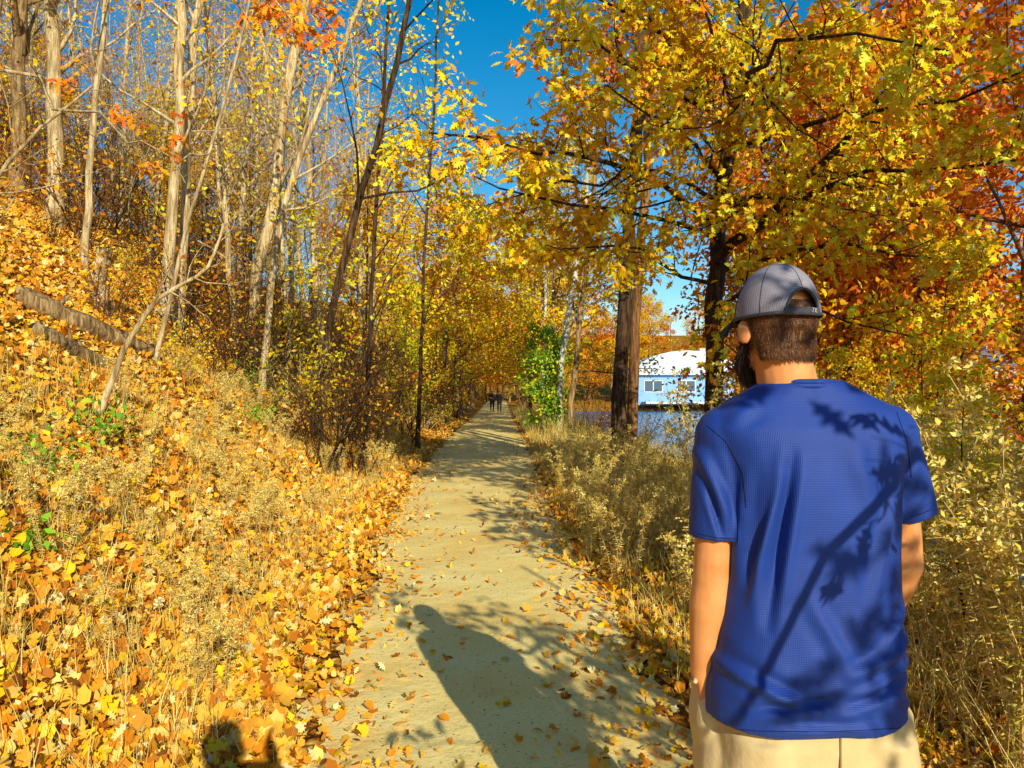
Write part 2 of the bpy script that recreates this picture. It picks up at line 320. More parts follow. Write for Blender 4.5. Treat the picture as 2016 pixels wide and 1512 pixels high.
T=Tubes(); th=np.linspace(0,2*np.pi,61); cc=lp(1572,757)
for dz,rr,tr in ((-.006,.0785,.006),(.003,.0750,.006)): T.add(np.stack([cc.x+rr*np.cos(th),-.002+(rr-.004)*np.sin(th),cc.z+dz-.002*np.sin(th)],1),[tr]*61,8)
link('collar',T.mesh('collar'),SHIRT,so,True)
KH=NT('khaki'); v=KH.coord(); f=KH.noise(v,5,4); c=KH.ramp(f,[(.3,(.60,.43,.20)),(.7,(.74,.56,.30))]); KH.pbr(c,.85,KH.bump(KH.noise(v,260,2),.3,.002,KH.bump(KH.noise(v,8,4),.5,.015)),.2); KH=KH.m
def shorts(bm):
    loft(bm,[((0,0,.64),.212,.135),((0,0,.78),.210,.142),((0,0,.825),.206,.140),((0,0,.86),.185,.122),((.01,0,.93),.175,.115),((.01,0,1.0),.16,.10)],40,2.5)
    for s in (-1,1):
        loft(bm,[((s*.135,.02,.42),.105,.12),((s*.128,.015,.55),.110,.13),((s*.112,.0,.70),.108,.138),((s*.108,0,.79),.10,.140)],30,2.2)
    ell(bm,(-.222,.040,.79),(.032,.065,.095)); ell(bm,(-.195,.03,.70),(.05,.09,.11)); ell(bm,(.185,.03,.68),(.045,.09,.08))
sh=remesh('shorts',shorts,.006,5,KH,man)
for v in sh.data.vertices:
    q=v.co; v.co=q+v.normal*(.005*noise.noise(Vector((q.x*8,q.y*8,q.z*14)))+.003*noise.noise(Vector((q.x*20,q.y*20,q.z*9))))
bmobj('pocket_edge',lambda bm:cap(bm,(-.250,.0,.872),(-.235,.085,.884),.005,.005),KH,sh)
bmobj('centre_seam',lambda bm:cap(bm,(.005,-.143,.70),(.005,-.143,.84),.0022,.0022),m_noise('khaki_seam',(.3,.2,.1),(.36,.26,.13),30),sh)
SHOE=m_noise('shoe',(.05,.05,.055),(.1,.1,.1),20); SOLE=m_noise('sole',(.5,.5,.48),(.6,.6,.58),20)
def shoes(parent,J,mat):
    for i in (0,1):
        an=Vector(J['leg'][i][2])
        s=remesh('shoe',lambda bm:(ell(bm,(an.x,an.y+.13,.045),(.05,.085,.045)),ell(bm,(an.x,an.y-.01,.06),(.043,.062,.06)),cap(bm,(an.x,an.y+.0,.06),(an.x,an.y+.12,.05),.043,.044),cap(bm,an+Vector((0,0,-.03)),an+Vector((0,0,.03)),.046,.044)),.01,2,mat,parent)
        bmobj('sole',lambda bm:loft(bm,[((an.x,an.y+.06,-.012),.052,.15),((an.x,an.y+.06,.014),.054,.152)],24,2.6),SOLE,s)
shoes(man,J,SHOE)
RZ=Matrix.Rotation(YAW,4,'Z')
def hp(x,y,z): return HC+(RZ@Vector((x,y,z)))
HAIR=m_noise('brown_hair',(.10,.034,.011),(.34,.14,.045),60,.45,.2,.002,(1,1,.2),.5); BEARD=m_noise('dark_beard',(.016,.008,.005),(.07,.032,.016),60,.5,.2,.002,(1,1,.3),.4)
WHITE=m_noise('eye_white',(.8,.8,.78),(.85,.85,.83),5,.2); MARK=m_noise('strap_print',(.42,.42,.45),(.5,.5,.52),5)
for s in (-1,1): bmobj('eye',lambda bm:ell(bm,hp(s*.031,.074,.002),(.013,.013,.011)),WHITE,man)
hs=remesh('hair',lambda bm:(ell(bm,hp(0,-.014,.010),(.075,.083,.080),RZ),ell(bm,hp(0,-.048,-.050),(.060,.042,.046),RZ)),.004,3,HAIR,man)
bm=bmesh.new(); bm.from_mesh(hs.data); inv=RZ.inverted()
dl=[f for f in bm.faces if (lambda q:(q.y>-.004 and q.z<.03) or q.y>.03 or q.z<-.092+.25*max(0,abs(q.x)-.035))(inv@(f.calc_center_median()-HC))]
bmesh.ops.delete(bm,geom=dl,context='FACES'); bm.to_mesh(hs.data); bm.free()
hb=BVHTree.FromPolygons([v.co[:] for v in hs.data.vertices],[p.vertices[:] for p in hs.data.polygons])
T=Tubes()
for k in range(5800):
    a=R_(random.uniform(-188,8)); z0=random.uniform(-.072,.062); pts=[]; d=random.gauss(0,.3); ln=random.uniform(.016,.032)
    for t in range(5):
        a2=a+d*t*.12; zz=z0-ln*t/4; q=hp(.1*math.cos(a2),-.014+.11*math.sin(a2),zz); h=hb.find_nearest(q)
        lim=.3 if zz>.008 else 1
        pts.append(h[0]+h[1]*(.001+lim*(.0007*t+(.004 if t==4 else 0)*random.random()))+Vector((0,0,-.0025*t if zz<-.07 else 0)))
    T.add(pts,[.0008,.0009,.0008,.0006,.0002],3)
link('hair_strand',T.mesh('hair_strand'),HAIR,hs)['kind']='stuff'
bs=remesh('beard',lambda bm:(ell(bm,hp(0,.052,-.078),(.052,.047,.040),RZ),ell(bm,hp(0,.062,-.103),(.038,.034,.032),RZ),[cap(bm,hp(s*.066,.014,-.035),hp(s*.050,.04,-.076),.007,.014) for s in (-1,1)]),.004,3,BEARD,man)
T=Tubes(); bp_=[(p.center.copy(),p.normal.copy()) for p in bs.data.polygons]
for k in range(3600):
    c,n=random.choice(bp_); pts=[]; L_=random.uniform(.008,.024); j=rv(.35)
    for t in range(4): pts.append(c+(n*(.45-.05*t)+Vector((0,0,-.9*t/3))+j)*L_*t/3)
    T.add(pts,[.0008,.0008,.0006,.0002],3)
link('beard_strand',T.mesh('beard_strand'),BEARD,bs)['kind']='stuff'
def cap_mat(name,c1,c2,mesh):
    t=NT(name); v=t.coord()
    if mesh:
        vo=t.n('ShaderNodeTexVoronoi'); vo.inputs['Scale'].default_value=420; vo.inputs['Randomness'].default_value=.1; t.l(v,vo.inputs['Vector'])
        c=t.ramp(vo.outputs['Distance'],[(.3,c1),(.55,c2)]); t.pbr(c,.75,t.bump(vo.outputs['Distance'],.35,.0015),.25)
    else:
        f=t.noise(v,200,3); c=t.ramp(f,[(.3,c1),(.7,c2)]); t.pbr(c,.8,t.bump(f,.3,.002),.2)
    return t.m
CAPM=cap_mat('cap_mesh',(.15,.14,.17),(.36,.33,.39),True); CAPF=cap_mat('cap_front_cloth',(.012,.014,.03),(.03,.033,.06),False); STRAP=cap_mat('cap_strap',(.05,.05,.065),(.11,.105,.13),False)
RIM=.010; ca,cb,chh=.0855,.103,.121; cy=-.008
def dome(phi,t):
    c=math.cos(t)**.88; return hp(ca*c*math.cos(phi),cy+cb*c*math.sin(phi),RIM+chh*math.sin(t)**1.02 - .004*math.sin(phi)*math.cos(t))
nphi,nt=240,72; AW,AH=.043,.053
def domefaces(bm,back):
    g=[[bm.verts.new(dome(2*math.pi*i/nphi,(math.pi/2)*j/nt*.9999)) for i in range(nphi)] for j in range(nt+1)]
    for j in range(nt):
        for i in range(nphi):
            ph=2*math.pi*(i+.5)/nphi; dphi=((ph+math.pi/2+math.pi)%(2*math.pi))-math.pi; hgt=chh*math.sin((math.pi/2)*(j+.5)/nt)
            arch=(dphi*cb*.93/AW)**2+(hgt/AH)**2<1; front=math.sin(ph)>.35
            if arch or (back and front) or (not back and not front): continue
            bm.faces.new((g[j][i],g[j][(i+1)%nphi],g[j+1][(i+1)%nphi],g[j+1][i]))
    bmesh.ops.delete(bm,geom=[v for v in bm.verts if not v.link_faces],context='VERTS')
def smooth_solid(o,th):
    o.data.polygons.foreach_set('use_smooth',np.ones(len(o.data.polygons),bool)); m=o.modifiers.new('s','SOLIDIFY'); m.thickness=th; return o
capo=smooth_solid(bmobj('cap',lambda bm:domefaces(bm,True),CAPM,man),.002)
smooth_solid(bmobj('front_panel',lambda bm:domefaces(bm,False),CAPF,capo),.002)
def cpt(ph,h,o=1.012):
    t=math.asin(max(0,min(1,h/chh))); p=dome(ph,t); c=hp(0,cy,RIM+h*.6); return c+(p-c)*o
T=Tubes(); T.add([cpt(-math.pi/2+AW/(cb*.93)*math.cos(t)*1.02,(AH+.001)*math.sin(t)) for t in np.linspace(0,math.pi,36)],[.0028]*36,8); link('opening_trim',T.mesh('opening_trim'),STRAP,capo,True)
T=Tubes()
for ph in (-math.pi/2,R_(-150),R_(-30),R_(25),R_(155)):
    T.add([cpt(ph,h,1.004) for h in np.linspace(AH+.002 if ph==-math.pi/2 else 0,chh,24)],[.0008]*24,5)
T.add([cpt(ph,.003,1.004) for ph in np.linspace(-math.pi/2+.43,1.5*math.pi-.43,70)],[.0040]*70,6)
link('panel_seam',T.mesh('panel_seam'),STRAP,capo,True)
def strap(bm):
    g=[]
    for ph in np.linspace(-math.pi/2-.5,-math.pi/2+.5,24): a=cpt(ph,0,1.03)-Vector((0,0,.003)); g.append((bm.verts.new(a),bm.verts.new(a+Vector((0,0,.016)))))
    for p,q in zip(g[:-1],g[1:]): bm.faces.new((p[0],q[0],q[1],p[1]))
st=smooth_solid(bmobj('strap',strap,STRAP,capo),.003)
def sp(ph,z): a=cpt(ph,0,1.06); return a+Vector((0,0,z))
for a,b_ in (((-1.36,.002),(-1.30,.011)),((-1.36,.011),(-1.30,.002)),((-1.45,.011),(-1.39,.011)),((-1.39,.011),(-1.43,.002))):
    T=Tubes(); T.add([sp(*a),sp((a[0]+b_[0])/2,(a[1]+b_[1])/2),sp(*b_)],[.0008]*3,5); link('strap_mark',T.mesh('strap_mark'),MARK,st)
bmobj('top_button',lambda bm:ell(bm,hp(0,cy,RIM+chh+.001),(.008,.008,.004)),CAPM,capo)
def brim(bm):
    g=[]
    for i in range(25):
        u=-1+2*i/24; ph=math.pi/2-u*R_(62); row=[]
        for k in range(8):
            v=k/7; x=ca*math.cos(ph)*(1-.04*v); y=cy+cb*math.sin(ph)+v*.072*math.cos(u*1.25)**.6; z=RIM+.010-.014*v-.03*u*u*(.3+.7*v)
            row.append(bm.verts.new(hp(x,y,z)))
        g.append(row)
    for a,b_ in zip(g[:-1],g[1:]):
        for k in range(7): bm.faces.new((a[k],a[k+1],b_[k+1],b_[k]))
smooth_solid(bmobj('brim',brim,CAPF,capo),.004)
def simple_person(label,loc,rz,top,leg,haircol,pose,sc=1.0,vx=.014):
    root=empty('person',loc,rz,label,'person'); root.scale=(sc,)*3
    J=dict(head=(0,.01,1.63),yaw=0,neck=(0,-.005,1.45),sh=[(-.18,0,1.40),(.18,0,1.40)],leg=[((-.1,0,.88),(-.11,.08,.49),(-.1,.05,.09)),((.1,0,.88),(.11,.03,.49),(.11,-.16,.12))],curl=.4)
    if pose=='walk': J.update(el=[(-.24,-.06,1.12),(.24,.02,1.12)],wr=[(-.23,-.02,.88),(.23,.14,.90)],hd=[(.05,.1,-1),(-.05,.3,-1)])
    else: J.update(el=[(-.27,.10,1.20),(.27,.10,1.20)],wr=[(-.11,.27,1.42),(.11,.27,1.42)],hd=[(.3,.1,1),(-.3,.1,1)],leg=[((-.1,0,.88),(-.12,.02,.49),(-.13,0,.09)),((.1,0,.88),(.12,.02,.49),(.13,0,.09))])
    remesh('body',lambda bm:body(bm,J),vx*.65,3,SKIN,root)
    def jk(bm):
        loft(bm,[((0,0,.80),.19,.135),((0,0,.95),.185,.13),((0,0,1.1),.18,.125),((0,0,1.3),.195,.13),((0,0,1.42),.165,.10),((0,0,1.49),.085,.075)])
        for i in (0,1): s,e,w=[Vector(J[k][i]) for k in ('sh','el','wr')]; cap(bm,s,e,.066,.054); cap(bm,e,e.lerp(w,.85),.054,.042)
    remesh('jacket',jk,vx,3,m_noise('jacket',tuple(x*.7 for x in top),top,9),root)
    def tr(bm):
        loft(bm,[((0,0,.78),.165,.125),((0,0,.95),.165,.12)])
        for i in (0,1): h,k,a=[Vector(q) for q in J['leg'][i]]; cap(bm,h,k,.098,.072); cap(bm,k,a+Vector((0,0,.03)),.07,.055)
    remesh('trousers',tr,vx,3,m_noise('trousers',tuple(x*.7 for x in leg),leg,9),root)
    remesh('hair',lambda bm:ell(bm,(0,-.022,1.665),(.082,.092,.085)),.01,2,m_noise('hair',tuple(x*.6 for x in haircol),haircol,40),root); shoes(root,J,SHOE)
    return root
simple_person('distant walker in dark clothes on the path, the right one of the pair',(-1.0,60,.03),R_(180),(.02,.02,.025),(.03,.03,.04),(.03,.02,.01),'walk',vx=.025)
simple_person('distant walker in a dark brown top on the path, the left one of the pair',(-1.6,61,.04),R_(180),(.08,.05,.04),(.03,.03,.05),(.05,.03,.02),'walk',vx=.025)
simple_person('person holding up a phone whose shadow falls at the bottom left',(-.04,-.30,0),0,(.1,.1,.12),(.05,.06,.1),(.06,.04,.02),'photo',1.05)
ph=empty('phone',(0,-.045,1.5),0,'dark phone held up by the person casting the bottom left shadow','phone')
bmobj('phone_body',lambda bm:box(bm,(0,0,0),(.155,.009,.075)),m_noise('phone_black',(.01,.01,.01),(.02,.02,.02),9,.3),ph,.003)
# ------------------------------------------------------------------ setting sheets
xs=np.concatenate([[-900,-500,-250],np.arange(-120,-14,3.),np.arange(-14,7,.16),np.arange(7,14,.6),np.arange(14,220,4.),[250,500,900]])
ys=np.concatenate([[-60,-40],np.arange(-20,0,.5),np.arange(0,16,.16),np.arange(16,60,.5),np.arange(60,250,4.),[300,400,600,1200]])
X,Y=np.meshgrid(xs,ys); Z=H(X,Y); nx,ny=len(xs),len(ys)
i=np.arange(ny-1)[:,None]*nx+np.arange(nx-1)[None,:]
tag(link('ground',mk_mesh('ground',np.stack([X,Y,Z],-1),np.stack([i,i+1,i+nx+1,i+nx],-1).reshape(-1,4)),ground_mat(),smooth=True),'leaf covered earth bank and verge','ground',kind='structure')
ys=np.concatenate([np.arange(-12,30,.10),np.arange(30,110,1.)]); us=np.linspace(-1,1,29)
U,Y=np.meshgrid(us,ys); edge=hw(Y)*(1-.09)+.20*wob(np.sign(U)*9,Y,1.3)+.14*wob(np.sign(U)*4,Y,5)+.07*wob(np.sign(U)*2,Y,13)
X=pc(Y)+U*edge; Z=.014+.02*(1-U**2)+.012*wob(X,Y,3)*(1-U**2)+np.clip((Y-60)*.01,0,3)
nx,ny=len(us),len(ys); i=np.arange(ny-1)[:,None]*nx+np.arange(nx-1)[None,:]
tag(link('path',mk_mesh('path',np.stack([X,Y,Z],-1),np.stack([i,i+1,i+nx+1,i+nx],-1).reshape(-1,4)),path_mat(),smooth=True),'sandy dirt footpath through the woods','path',kind='structure')
tag(link('water',mk_mesh('water',np.array([[2,-60,-.75],[140,-60,-.75],[140,125,-.75],[2,125,-.75]]),np.array([[0,1,2,3]])),water_mat()),'blue lake beside the path','water',kind='structure')
# ------------------------------------------------------------------ tree generator
def branch(T,tips,p,d,length,r,l,P):
    n=P['n'][l]; p=Vector(p); d=Vector(d).normalized(); pts=[p.copy()]; ds=[d.copy()]; st=length/(n-1)
    for _ in range(n-1):
        d=(d+rv(P['wig'][l])+Vector((0,0,P['up'][l]))).normalized(); p=p+d*st; pts.append(p.copy()); ds.append(d.copy())
    rad=[r*(1-(1-P['tap'])*q/(n-1)) for q in range(n)]
    T.add(pts,rad,P['k'][l])
    kids(T,tips,pts,ds,rad,length,l,P)
def kids(T,tips,pts,ds,rad,length,l,P):
    n=len(pts)
    if l<P['max']:
        for j in range(P['kids'][l]):
            t=P['start'][l]+(1-P['start'][l])*(j+random.random())/P['kids'][l]; f=min(t,.999)*(n-1); q=int(f); f-=q
            pos=pts[q].lerp(pts[q+1],f); dd=ds[q+1]; perp=dd.cross(rv()).normalized(); a=R_(random.uniform(*P['ang'][l]))
            branch(T,tips,pos,dd*math.cos(a)+perp*math.sin(a),length*P['ratio'][l]*random.uniform(.6,1.2)*(1.15-.6*t),max(rad[q]*P['rr'],.002),l+1,P)
    if l>=P['leaf']:
        for a,b in zip(pts[:-1],pts[1:]): tips.append((a,b))
def tree(name,label,cat,group,base,trunk_pts,r0,r1,P,bark,leaf=None,kt=10,limbs=(),flare=1.5):
    tp=np.array([tuple(q) for q in trunk_pts],float); s=np.concatenate([[0],np.cumsum(np.linalg.norm(np.diff(tp,axis=0),axis=1))])
    n=18; t=np.linspace(0,s[-1],n); Q=np.stack([np.interp(t,s,tp[:,i]) for i in range(3)],1)
    for _ in range(2): Q[1:-1]=Q[1:-1]*.5+(Q[:-2]+Q[2:])*.25
    Q[1:]+=rng.normal(size=(n-1,3))*np.array([.25,.25,0])*r0
    rad=r0+(r1-r0)*(t/s[-1])**.9; rad[0]*=flare; rad[1]*=1+(flare-1)*.25
    T=Tubes(); T.add(Q,rad,kt); B=Tubes(); tips=[]
    pts=[Vector(q) for q in Q]; ds=[(pts[min(i+1,n-1)]-pts[max(i-1,0)]).normalized() for i in range(n)]
    if P: kids(B,tips,pts,ds,list(rad),s[-1],0,P)
    for lp_,lr,PP in limbs:
        lp_=np.array([tuple(q) for q in lp_],float); ls=np.concatenate([[0],np.cumsum(np.linalg.norm(np.diff(lp_,axis=0),axis=1))])
        lt=np.linspace(0,ls[-1],9); LQ=np.stack([np.interp(lt,ls,lp_[:,i]) for i in range(3)],1); LQ[1:]+=rng.normal(size=(8,3))*.05
        lpts=[Vector(q) for q in LQ]; lds=[(lpts[min(i+1,8)]-lpts[max(i-1,0)]).normalized() for i in range(9)]
        lr_=list(np.linspace(lr,lr*.2,9)); B.add(lpts,lr_,6); kids(B,tips,lpts,lds,lr_,ls[-1],0,PP)
    root=empty(name,tuple(base),0,label,cat,group)
    link('trunk',T.mesh('trunk',base,.04),bark,root,True)
    if B.g: link('limbs',B.mesh('limbs',base),bark,root,True)
    if leaf and tips:
        per,sp_,sz,pal,tpl,cv=leaf
        if per<1: tips=[q for q in tips if random.random()<per]; per=1
        link('crown',tip_leaves(tips,int(per),sp_,sz,pal,tpl,'crown',base,cvar=cv),LEAF,root)
    return root
BARE=dict(n=[8,6,5,3],wig=[.05,.18,.22,.25],up=[0,.10,.07,.03],tap=.25,k=[8,5,4,3],kids=[18,7,5],start=[.18,.2,.15],ang=[(30,65),(30,65),(30,70)],ratio=[.24,.5,.5],rr=.42,max=3,leaf=3)
LEAFY=dict(n=[8,6,4,3],wig=[.05,.14,.2,.25],up=[0,.05,.02,0],tap=.3,k=[8,5,3,3],kids=[24,8,5],start=[.2,.2,.15],ang=[(50,85),(30,65),(30,70)],ratio=[.36,.42,.5],rr=.4,max=3,leaf=2)
SAP=dict(n=[8,5,4],wig=[.05,.18,.25],up=[0,.06,0],tap=.3,k=[6,4,3],kids=[22,7],start=[.2,.15],ang=[(40,80),(30,65)],ratio=[.3,.45],rr=.4,max=2,leaf=1)
OAKL=dict(n=[9,5,4,4],wig=[.05,.2,.25,.25],up=[0,.02,0,0],tap=.3,k=[6,4,3,3],kids=[14,6],start=[.15,.15],ang=[(30,75),(30,70)],ratio=[.32,.45],rr=.4,max=2,leaf=1)
def straight(h,lean=.06,base=(0,0,-.3)):
    a=random.uniform(0,6.28); b=Vector(base); w=random.uniform(-.3,.3)
    return [b,b+Vector((lean*h*.4*math.cos(a)+w,lean*h*.4*math.sin(a),h*.4)),b+Vector((lean*h*math.cos(a),lean*h*math.sin(a),h))]
bares=[tree('bare_tree','tall thin bare tree','tree',None,(0,0,0),straight(h,.1),r,.03,BARE,bk,(lf,.08,.13,pal,DIA,None)) for h,r,bk,pal,lf in ((17,.13,BARK_PALE,'gold',.5),(15,.09,BARK_MID,'gold',.8),(19,.15,BARK_PALE,'rust',.4),(14,.08,BARK_PALE,'yellow',.9))]
leafys=[tree('leafy_tree','autumn tree','tree',None,(0,0,0),straight(h),r,.03,LEAFY,bk,(per,.17,.20,pal,DIA,cv)) for h,r,bk,pal,cv,per in ((12,.18,BARK_RED,'rust','gold',3),(11,.16,BARK_MID,'gold','yellow',3),(12,.16,BARK_MID,'yellow','gold',3),(10,.14,BARK_DARK,'lime','yellow',3),(13,.2,BARK_RED,'rust','orange',3))]
saps=[tree('sapling','slender sapling','tree',None,(0,0,0),straight(h,.12),.035,.008,SAP,bk,(per,.08,.12,pal,DIA,cv),kt=6) for h,bk,pal,cv,per in ((5.5,BARK_DARK,'yellow','lime',3),(6.5,BARK_DARK,'gold','yellow',3),(4.5,BARK_DARK,'lime','yellow',4))]
def bush(h,n,bark,leaf,pal):
    T=Tubes(); tips=[]; PP=dict(n=[6,5,3],wig=[.13,.2,.25],up=[.03,.02,0],tap=.25,k=[4,3,3],kids=[7,5],start=[.2,.15],ang=[(25,55),(30,65)],ratio=[.5,.5],rr=.55,max=2,leaf=1)
    for _ in range(n):
        a=random.uniform(0,6.28); branch(T,tips,(random.gauss(0,.12),random.gauss(0,.12),-.1),(math.cos(a)*.5,math.sin(a)*.5,1),h*random.uniform(.6,1.1),.012,0,PP)
    root=empty('bare_shrub',(0,0,0)); link('stems',T.mesh('stems'),bark,root)
    tt=[q for q in tips if random.random()<leaf]
    if tt: link('leaves',tip_leaves(tt,1,.04,.08,pal,DIA,'leaves',(0,0,0)),LEAF,root)
    return root
bushes=[bush(1.9,11,BARK_DARK,.18,'gold'),bush(1.5,11,BARK_RED,.28,'gold'),bush(2.3,12,BARK_DARK,.08,'tan'),bush(1.2,10,BARK_PALE,.4,'yellow')]
green_bush=tree('green_bush','small bright green bush at the right edge of the path further on','bush',None,(1.25,27,Hs(1.25,27)),[(1.25,27,-.2),(1.3,27,1.2),(1.25,27.1,3.6)],.05,.015,dict(SAP,start=[.08,.1],kids=[26,8],ratio=[.34,.45]),BARK_DARK,(5,.10,.15,'green',DIA,'lime'),kt=6)
DSTEM=m_noise('dry_stem',(.54,.35,.10),(.82,.58,.20),20)
def goldenrod(h,n,green):
    T=Tubes(); P=[];U=[];FP=[];FU=[]
    for _ in range(n):
        a=random.uniform(0,6.28); p=Vector((random.gauss(0,.09),random.gauss(0,.09),-.03)); d=Vector((math.cos(a)*.16,math.sin(a)*.16,1)).normalized(); hh=h*random.uniform(.65,1.08)
        pts=[p.copy()]
        for q in range(8): d=(d+rv(.05)+Vector((math.cos(a),math.sin(a),0))*.015*q).normalized(); p=p+d*hh/8; pts.append(p.copy())
        T.add(pts,np.linspace(.0035,.0012,9),4)
        for q in range(int(hh*85)):
            f=random.uniform(.08,.86)*8; i=int(f); P.append(tuple(pts[i].lerp(pts[i+1],f-i))); u=rv(); u.z=abs(u.z)*.2-.35; U.append(tuple(u))
        for b in range(12):
            f=random.uniform(.66,1)*7.99; i=int(f); o=pts[i].lerp(pts[i+1],f-i); bd=Vector((random.gauss(0,1),random.gauss(0,1),.5)).normalized(); L=random.uniform(.05,.15)*(1.3-f/9)*1.7
            bp=[o+bd*L*t-Vector((0,0,.35*L*t*t)) for t in (0,.33,.66,1)]; T.add(bp,[.0012]*4,3)
            for q in range(16):
                t=random.random()*2.99; i2=int(t); FP.append(tuple(bp[i2].lerp(bp[i2+1],t-i2)+rv(.007))); FU.append(tuple(rv()+Vector((0,0,.6))))
    root=empty('goldenrod_plant',(0,0,0)); link('stems',T.mesh('stems'),DSTEM,root)
    n=len(P); link('leaves',leaves_mesh('leaves',np.array(P),np.array(U),rng.normal(size=(n,3))+[.2,-.8,.5],rng.uniform(.025,.065,n),pick('dry',n)*(np.array([.85,.92,.6]) if green else 1),NAR),DRY,root)
    n=len(FP); link('seed_head',leaves_mesh('seed_head',np.array(FP),np.array(FU),rng.normal(size=(n,3))+[.3,-1.0,.3],rng.uniform(.014,.030,n),np.clip(pick('dry',n)*1.12,0,.98),DIA),DRY,root)
    return root
rods=[goldenrod(h,n,g) for h,n,g in ((1.15,6,0),(1.35,5,1),(.95,7,0),(1.25,5,0),(.8,6,0))]
used=set()
def put(protos,i,x,y,sc,label,cat,group,name=None,dz=0):
    src=protos[i]; loc=(x,y,Hs(x,y)+dz); rz=random.uniform(0,6.28)
    if id(src) not in used:
        used.add(id(src)); src.location=loc; src.rotation_euler=(0,0,rz); src.scale=(sc,)*3; tag(src,label,cat,group); return src
    return dup(src,loc,rz,sc,label,group,cat)
pts=[]
for _ in range(4000):
    y=random.uniform(11,70) if random.random()<.6 else random.uniform(13,32); x=random.uniform(-30,-4.0)
    if x>-.05*y-3.7 or abs(x)/y>.80: continue
    if all((x-a)**2+(y-b)**2>2.3 for a,b in pts): pts.append((x,y))
    if len(pts)>=108: break
for k,(x,y) in enumerate(pts):
    put(bares,k%4,x,y,random.uniform(.55,.95),'tall thin bare tree crowding the left bank behind the nearer trunks','tree','bare trees crowding the left bank')
for k in range(7):
    y=14+k*4.2+random.uniform(-.8,.8); x=float(pc(y)-hw(y))-random.uniform(.5,2.0)
    put(saps,k%3,x,y,random.uniform(.8,1.2),'slender yellow leaved sapling at the left edge of the path','tree','yellow saplings along the left edge of the path')
for k in range(8):
    y=13+k*3+random.uniform(-.8,.8); x=-random.uniform(6,12)
    put(saps,1,x,y,random.uniform(.35,.6),'small gold leaved sapling up on the left bank','tree','gold saplings up on the left bank')
for k,(x,y,s) in enumerate([(2.9,5.6,.36),(3.7,6.9,.42),(3.1,8.0,.36),(4.6,8.6,.46),(5.2,10.2,.5),(4.5,10.3,.40),(6.0,11.6,.5),(5.2,12.6,.42),(2.6,4.3,.30),(3.6,5.0,.34),(5.8,9.3,.42),(7.2,13,.5),(6.6,10.4,.42)]):
    put(saps,k%2,x,y,s,'yellow leafy shrub in the brush between the man and the lake','shrub','yellow shrubs in the brush beside the lake')
def row(n,fx,fy,kinds,sc,label,group):
    for k in range(n):
        y=fy(k); x=fx(y,k); put(leafys,kinds[k%len(kinds)],x,y,random.uniform(*sc),label,'tree',group)
row(6,lambda y,k:-random.uniform(7,15),lambda k:36+k*6,[1,4,1],(.7,1.0),'gold leaved tree on the left bank further along the path','leafy trees on the far left bank')
row(9,lambda y,k:-14-k*2.2,lambda k:random.uniform(30,42),[1,0,2],(.6,.9),'gold leaved tree behind the bare trees high on the left bank','leafy trees behind the bare trees on the left bank')
row(7,lambda y,k:float(pc(y)-hw(y))-random.uniform(.5,1.2),lambda k:36+k*8,[2,1,4],(1.0,1.25),'yellow and orange tree arching over the path from its left edge','trees arching over the path from the left')
row(9,lambda y,k:float(pc(y)+hw(y))+random.uniform(.8,1.8),lambda k:34+k*7.0,[2,1,3,0],(.85,1.15),'autumn tree in the far row between path and lake','trees between path and lake')
row(18,lambda y,k:-18+k*2.4+random.uniform(-1,1),lambda k:random.uniform(108,135),[0,4,1,2],(.9,1.3),'distant autumn tree closing off the end of the path','trees closing off the end of the path')
row(9,lambda y,k:-7+k*1.6+random.uniform(-.5,.5),lambda k:random.uniform(98,106),[1,0,3,0],(.8,1.2),'distant autumn tree right at the end of the path','trees right at the end of the path')
row(30,lambda y,k:12+k*2.8+random.uniform(-1,1),lambda k:random.uniform(114,132),[4,0,1,0,2],(.9,1.35),'rusty autumn tree on the far shore of the lake','trees on the far shore')
put(leafys,1,5.3,1.0,.95,'gold tree outside the frame shading the middle of the path','tree',None)
for k,(x,y,s,kd) in enumerate([(7.4,18,1.0,0),(8.2,23,1.05,4),(9.8,20,1.05,4),(11,26,1.1,0),(7.8,15.5,.9,0),(12.8,23,1.1,4),(9.8,30,1.1,0),(13.5,31,1.15,4),(8.8,17,.8,4),(9.5,14.2,1.0,4)]):
    put(leafys,kd,x,y,s,'rust red leaved tree standing along the near lake shore behind the yellow oak','tree','rust trees along the near lake shore')
for k in range(80):
    y=11.5+(k/80)**1.3*32; x=float(pc(y)-hw(y))-random.uniform(.6,3.8)
    put(bushes,(0,2,1,0,2,2,3)[k%7],x,y,random.uniform(.7,1.3),'tangled bare shrub in the undergrowth left of the path','shrub','bare shrubs left of the path')
for k in range(34):
    x=-random.uniform(6,15); y=random.uniform(12.5,24)
    if abs(x)/y>.75: continue
    put(bushes,(0,1,2,1)[k%4],x,y,random.uniform(.9,1.7),'tall bare shrub between the trunks high on the bank','shrub','tall shrubs between the trunks on the bank')
for k in range(20):
    x=-random.uniform(4.0,11); y=random.uniform(6.8,14)
    put(bushes,(0,1,3)[k%3],x,y,random.uniform(.4,.8),'small bare shrub among the leaves on the steep bank','shrub','small shrubs on the steep bank')
for k in range(14):
    y=14+k*2; x=float(pc(y)+hw(y))+random.uniform(.9,2.8)
    put(bushes,k%4,x,y,random.uniform(.5,.8),'low bare shrub on the right verge towards the lake','shrub','low shrubs on the right verge')
